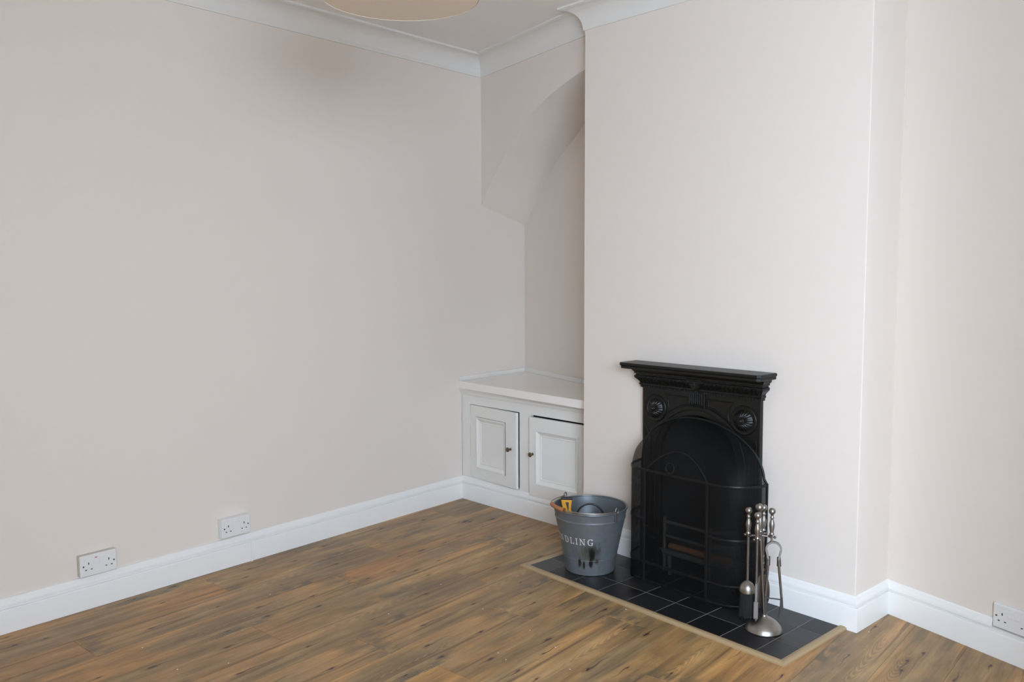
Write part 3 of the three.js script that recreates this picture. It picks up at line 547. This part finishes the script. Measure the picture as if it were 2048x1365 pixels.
// ---------------------------------------------------------------- fire tools on their stand
{
  const SX = -1.664, SZ = -2.762, Y0 = 0.0072;
  const rt = [0.856, -0.516], tw = [0.516, 0.856];            // right and towards the camera, on plan
  const W = (a, c) => [SX + rt[0] * a + tw[0] * c, SZ + rt[1] * a + tw[1] * c], turn = Math.atan2(tw[0], tw[1]);
  const st = thing('fire_tool_stand', 'pewter fire tool stand with round domed base and ball finial on the hearth', 'tool stand', [SX, Y0, SZ], turn);
  add('base', lathe([[0, 0.002], [0.066, 0], [0.0685, 0.002], [0.068, 0.006], [0.0655, 0.010], [0.0645, 0.0145], [0.061, 0.020], [0.053, 0.029], [0.042, 0.038], [0.030, 0.0455], [0.018, 0.051], [0.0125, 0.056], [0.0105, 0.0595], [0.0115, 0.0615], [0.007, 0.063], [0, 0.063]], 64), M.pewter, st);
  const LEAN = 0.060, lx = (y) => -LEAN * (y - 0.05);
  add('pole', rod([lx(0.06), 0.06, 0], [lx(0.38), 0.38, 0], 0.0058, 0.0058, 14), M.pewterDark, st);
  const fin = add('finial', lathe([[0, 0], [0.008, 0], [0.0085, 0.004], [0.0060, 0.008], [0.0075, 0.018], [0.0098, 0.032], [0.0092, 0.045], [0.0058, 0.060], [0.0052, 0.068], [0.0080, 0.071], [0.0052, 0.075], [0.0052, 0.080], [0.0075, 0.082], ...Array.from({ length: 13 }, (_, k) => { const a = -1.05 + k / 12 * (Math.PI / 2 + 1.05); return [0.0152 * Math.cos(a), 0.0955 + 0.0152 * Math.sin(a)]; })], 32), M.pewter, st);
  fin.position.set(lx(0.375), 0.375, 0); fin.rotation.z = LEAN;
  const spots = { L: [-0.044, 0.008], F: [-0.011, 0.046], B: [0.010, -0.046], R: [0.040, -0.004] };
  for (const k of 'LFBR') {
    const [a, c] = spots[k], l = Math.hypot(a, c), ux = a / l, uz = c / l, o = lx(0.365), px = -uz, pz = ux, y = 0.362;
    add('hook_arm', [...polyTube([[o, y + 0.001, 0], [o + ux * (l - 0.013), y, uz * (l - 0.013)]], 0.0042, 8),
      ...polyTube([-1, -0.6, 0, 0.6, 1].map((t) => { const an = t * 1.9; return [o + ux * (l - 0.0105 * Math.cos(an * 0.8)) + px * 0.011 * Math.sin(an * 0.82), y, uz * (l - 0.0105 * Math.cos(an * 0.8)) + pz * 0.011 * Math.sin(an * 0.82)]; }), 0.0038, 8),
      new THREE.SphereGeometry(0.0055, 10, 8).translate(o + ux * (l + 0.010) + px * 0.009, y, uz * (l + 0.010) + pz * 0.009)], M.pewterDark, st);
  }
  const handle = (h = 0.088) => lathe([[0, 0], [0.0085, 0], [0.0092, 0.0025], [0.0068, 0.005], [0.0066, 0.010], [0.0082, 0.020], [0.0102, 0.032], [0.0096, 0.042], [0.0060, 0.055], [0.0054, 0.062], [0.0088, 0.0645], [0.0056, 0.067], [0.0050, 0.074], [0.0066, 0.0765], ...Array.from({ length: 12 }, (_, k) => { const a = -1.05 + k / 11 * (Math.PI / 2 + 1.05); return [0.0128 * Math.cos(a), 0.0885 + 0.0128 * Math.sin(a)]; })], 28);
  const tool = (name, label, k, dx = 0, dy = 0) => {
    const [a, c] = spots[k], o = thing(name, label, 'fire tool', [W(lx(0.365) + a + dx, c)[0], 0, W(lx(0.365) + a + dx, c)[1]], turn, 'fire tools hanging on the stand');
    const hd = add('handle', handle(), M.pewter, o); hd.position.y = 0.3765 + dy;
    return o;
  };
  { // brush
    const o = tool('hearth_brush', 'hearth brush with domed metal cap and black bristles on the stand', 'L');
    add('rod', rod([0, 0.195, 0], [0, 0.378, 0], 0.0048, 0.0048, 12), M.pewterDark, o);
    add('cap', lathe([[0, 0.196], [0.006, 0.196], [0.007, 0.193], [0.014, 0.190], [0.0215, 0.183], [0.0268, 0.174], [0.0292, 0.163], [0.0292, 0.152], [0.0280, 0.151], [0, 0.151]], 40), M.pewter, o);
    const pos = []; const n = 150;
    const g = [lathe([[0, 0.152], [0.0255, 0.152], [0.0262, 0.10], [0.0272, 0.062], [0, 0.060]], 28)];
    for (let k = 0; k < n; k++) { const a = k * 2.39996, r = 0.0268; g.push(rod([0.0252 * Math.cos(a), 0.152, 0.0252 * Math.sin(a)], [(r + 0.002 * rnd()) * Math.cos(a), 0.055 + 0.012 * rnd(), (r + 0.002 * rnd()) * Math.sin(a)], 0.0011, 0.0009, 4)); }
    add('bristles', g, M.bristle, o).userData.kind = 'stuff';
  }
  { // poker
    const o = tool('fire_poker', 'fire poker with flattened grey tip hanging on the stand', 'F', 0, -0.006);
    add('rod', rod([0, 0.20, 0], [0, 0.372, 0], 0.0047, 0.0047, 12), M.pewterDark, o);
    add('tip', [rbox(-0.0045, 0.0045, 0.125, 0.205, -0.0035, 0.0035, 0.002), rbox(-0.0085, 0.0085, 0.066, 0.130, -0.0025, 0.0025, 0.002), new THREE.ConeGeometry(0.008, 0.014, 4).rotateX(Math.PI).scale(1, 1, 0.35).translate(0.0, 0.060, 0)], M.dull, o);
  }
  { // shovel
    const o = tool('fire_shovel', 'small fire shovel with rounded dark blade behind the stand', 'B', 0, 0.0);
    add('rod', rod([0, 0.28, 0], [0, 0.378, 0], 0.0047, 0.0047, 12), M.pewterDark, o);
    const tw2 = []; for (let k = 0; k < 9; k++) tw2.push(new THREE.BoxGeometry(0.0085, 0.0098, 0.0085).rotateY(k * 0.5).translate(0, 0.205 + k * 0.0092, 0));
    add('twisted_shank', tw2, M.pewter, o);
    const s = new THREE.Shape(); s.moveTo(-0.010, 0.203); s.bezierCurveTo(-0.030, 0.198, -0.036, 0.15, -0.034, 0.115); s.bezierCurveTo(-0.032, 0.085, -0.020, 0.072, 0, 0.070); s.bezierCurveTo(0.020, 0.072, 0.032, 0.085, 0.034, 0.115); s.bezierCurveTo(0.036, 0.15, 0.030, 0.198, 0.010, 0.203); s.closePath();
    const bg = new THREE.ExtrudeGeometry(s, { depth: 0.002, bevelEnabled: false, curveSegments: 20, steps: 1 }), bp = bg.attributes.position;
    for (let i = 0; i < bp.count; i++) bp.setZ(i, bp.getZ(i) - 5.0 * bp.getX(i) * bp.getX(i) * -1 - 0.004);
    bg.computeVertexNormals(); const bm = add('blade', bg, M.pewterDark, o); bm.rotation.y = 0.75;
  }
  { // tongs
    const o = tool('fire_tongs', 'fire tongs with horseshoe spring and claw ends on the stand', 'R');
    add('neck', rod([0, 0.345, 0], [0, 0.378, 0], 0.0042, 0.0042, 10), M.pewter, o);
    const sp = []; for (let k = 0; k <= 16; k++) { const t = k / 16, a = Math.PI * (-0.14 + 1.28 * (1 - t)); sp.push([0.0265 * Math.cos(a) + 0.008, 0.320 + 0.0275 * Math.sin(a), 0]); }
    sp.unshift([-0.010, 0.283, 0]); sp.push([0.027, 0.283, 0]);
    const c = curveOf(sp), n = 60, pos = [], idx = [];
    for (let i = 0; i <= n; i++) { const p = c.getPoint(i / n), d = c.getTangent(i / n), nx = -d.y, ny = d.x; for (const [u, v] of [[1, 1], [1, -1], [-1, -1], [-1, 1]]) pos.push(p.x + nx * 0.0032 * u, p.y + ny * 0.0032 * u, p.z + 0.0075 * v); }
    for (let i = 0; i < n; i++) for (let k = 0; k < 4; k++) { const a = i * 4 + k, b = i * 4 + (k + 1) % 4; idx.push(a, b, a + 4, b, b + 4, a + 4); }
    const sg = new THREE.BufferGeometry(); sg.setAttribute('position', new THREE.Float32BufferAttribute(pos, 3)); sg.setIndex(idx); sg.computeVertexNormals();
    add('spring', toCreasedNormals(sg, 0.8), M.dull, o);
    for (const [x0, x1, x2] of [[-0.010, -0.018, -0.014], [0.027, 0.040, 0.030]]) {
      const arm = add('arm', [rod([x0, 0.292, 0], [x0 + (x1 - x0) * 0.12, 0.258, 0], 0.0068, 0.0082, 12), rod([x0, 0.268, 0], [x1, 0.135, 0], 0.0048, 0.0045, 12)], M.pewterDark, o);
      add('claw', [rod([x1, 0.140, 0], [x1 + 0.001, 0.095, 0], 0.0045, 0.0072, 10), rod([x1 + 0.001, 0.097, 0], [x2, 0.058, 0.004], 0.0068, 0.0018, 10)], M.ironDull, arm);
    }
    add('pivot_bar', rod([-0.020, 0.131, 0], [0.042, 0.130, 0], 0.0026, 0.0026, 8), M.ironDull, o);
  }
}
// ---------------------------------------------------------------- sockets
function socket(label, p, turn, depth, backMat, neon) {
  const o = thing('double_socket', label, 'socket', p, turn);
  add('back_box', rbox(-0.073, 0.073, 0.0, 0.086, 0.0, depth, 0.003), backMat, o);
  add('face_plate', rbox(-0.073, 0.073, 0.0, 0.086, depth - 0.001, depth + 0.009, 0.004, 3), M.plastic, o);
  const z = depth + 0.0088;
  for (const s of [-1, 1]) {
    const cx = s * 0.040;
    add('earth_slot', box(cx - 0.002, cx + 0.002, 0.048, 0.057, z - 0.001, z + 0.0006), M.slot, o);
    for (const q of [-1, 1]) add('pin_slot', box(cx + q * 0.011 - 0.0034, cx + q * 0.011 + 0.0034, 0.0255, 0.0295, z - 0.001, z + 0.0006), M.slot, o);
    add('screw', new THREE.CylinderGeometry(0.0034, 0.0034, 0.002, 14).rotateX(Math.PI / 2).translate(s * 0.0605, 0.043, z), M.bronze, o);
    const r = add('rocker', rbox(s * 0.0115 - 0.009, s * 0.0115 + 0.009, 0.046, 0.068, z - 0.003, z + 0.0022, 0.0015), M.plastic, o); r.rotation.x = 0.0;
    if (neon && s < 0) add('neon_lamp', box(-0.0155, -0.0055, 0.070, 0.0735, z - 0.001, z + 0.0006), M.red, o).userData.label = 'small red indicator strip';
  }
  return o;
}
const leftTurn = Math.atan2(lnor[0], lnor[1]);
{
  const at = (z) => { const s = (z - lw[1]) / ldir[1]; return onLeft(s, 0.0005); };
  const a = at(-0.975), b = at(-1.588);
  socket('white double socket with a red indicator on the left wall', [a[0], 0.1405, a[1]], leftTurn, 0.024, M.pattress, true);
  socket('plain white double socket beside the skirting joint', [b[0], 0.1475, b[1]], leftTurn, 0.028, M.plastic, false);
  const c = onRight(0.511, 0.0006);
  socket('white double socket set into the skirting of the right wall', [c[0], 0.1095, c[1]], Math.atan2(rwN[0], rwN[1]), 0.005, M.plastic, false);
}
// ---------------------------------------------------------------- white crumbs on the floor
{
  const spots = [[-2.758, -1.807], [-3.498, -3.045], [-2.542, -2.116], [-1.945, -2.005], [-2.15, -2.538], [-2.146, -1.89], [-2.205, -1.905], [-2.778, -1.157], [-3.106, -0.976], [-1.395, -3.05], [-2.098, -2.087], [-2.869, -2.152], [-3.266, -1.55], [-2.853, -1.008], [-2.266, -2.118]];
  const geo = new THREE.DodecahedronGeometry(0.0022).scale(1.3, 0.55, 1), mat = std(lin(0.8, 0.79, 0.76), 0.9);
  spots.forEach(([x, z], k) => { const m = add('white_crumb', geo, mat); m.position.set(x, 0.0011, z); m.rotation.y = k; tag(m, 'tiny white crumb lying on the brown floor boards', 'crumb', 'white crumbs scattered on the floor'); });
}
// ---------------------------------------------------------------- pendant lamp
{
  const o = thing('pendant_lamp', 'beige fabric drum lampshade hanging from the ceiling', 'lamp', [-1.952, 2.10, -1.349]);
  const R = 0.215, Hh = 0.25;
  add('shade', lathe([[R, 0], [R, Hh], [R - 0.002, Hh], [R - 0.002, 0], [R, 0]], 96), M.shade, o);
  add('diffuser', lathe([[0, 0.0005], [R - 0.003, 0.0005], [R - 0.003, 0.003], [0, 0.003]], 96), M.shade, o);
  add('spider', [0, 1, 2].map((k) => rod([0, Hh - 0.03, 0], [(R - 0.003) * Math.cos(k * 2.0944), Hh - 0.006, (R - 0.003) * Math.sin(k * 2.0944)], 0.002, 0.002, 6)), M.steel, o);
  add('lamp_holder', cyl(0, Hh - 0.075, Hh - 0.01, 0, 0.019, 0.014, 24), M.plastic, o);
  add('bulb', new THREE.SphereGeometry(0.03, 24, 16).translate(0, Hh - 0.10, 0), M.opal, o);
  add('flex', cyl(0, Hh - 0.01, CEIL - 2.10 - 0.02, 0, 0.003, 0.003, 8), M.plastic, o);
  add('ceiling_rose', lathe([[0, CEIL - 2.10 - 0.028], [0.012, CEIL - 2.10 - 0.028], [0.030, CEIL - 2.10 - 0.014], [0.038, CEIL - 2.10 - 0.001], [0, CEIL - 2.10 - 0.001]], 32), M.plastic, o);
}
renderer.render(scene, camera);
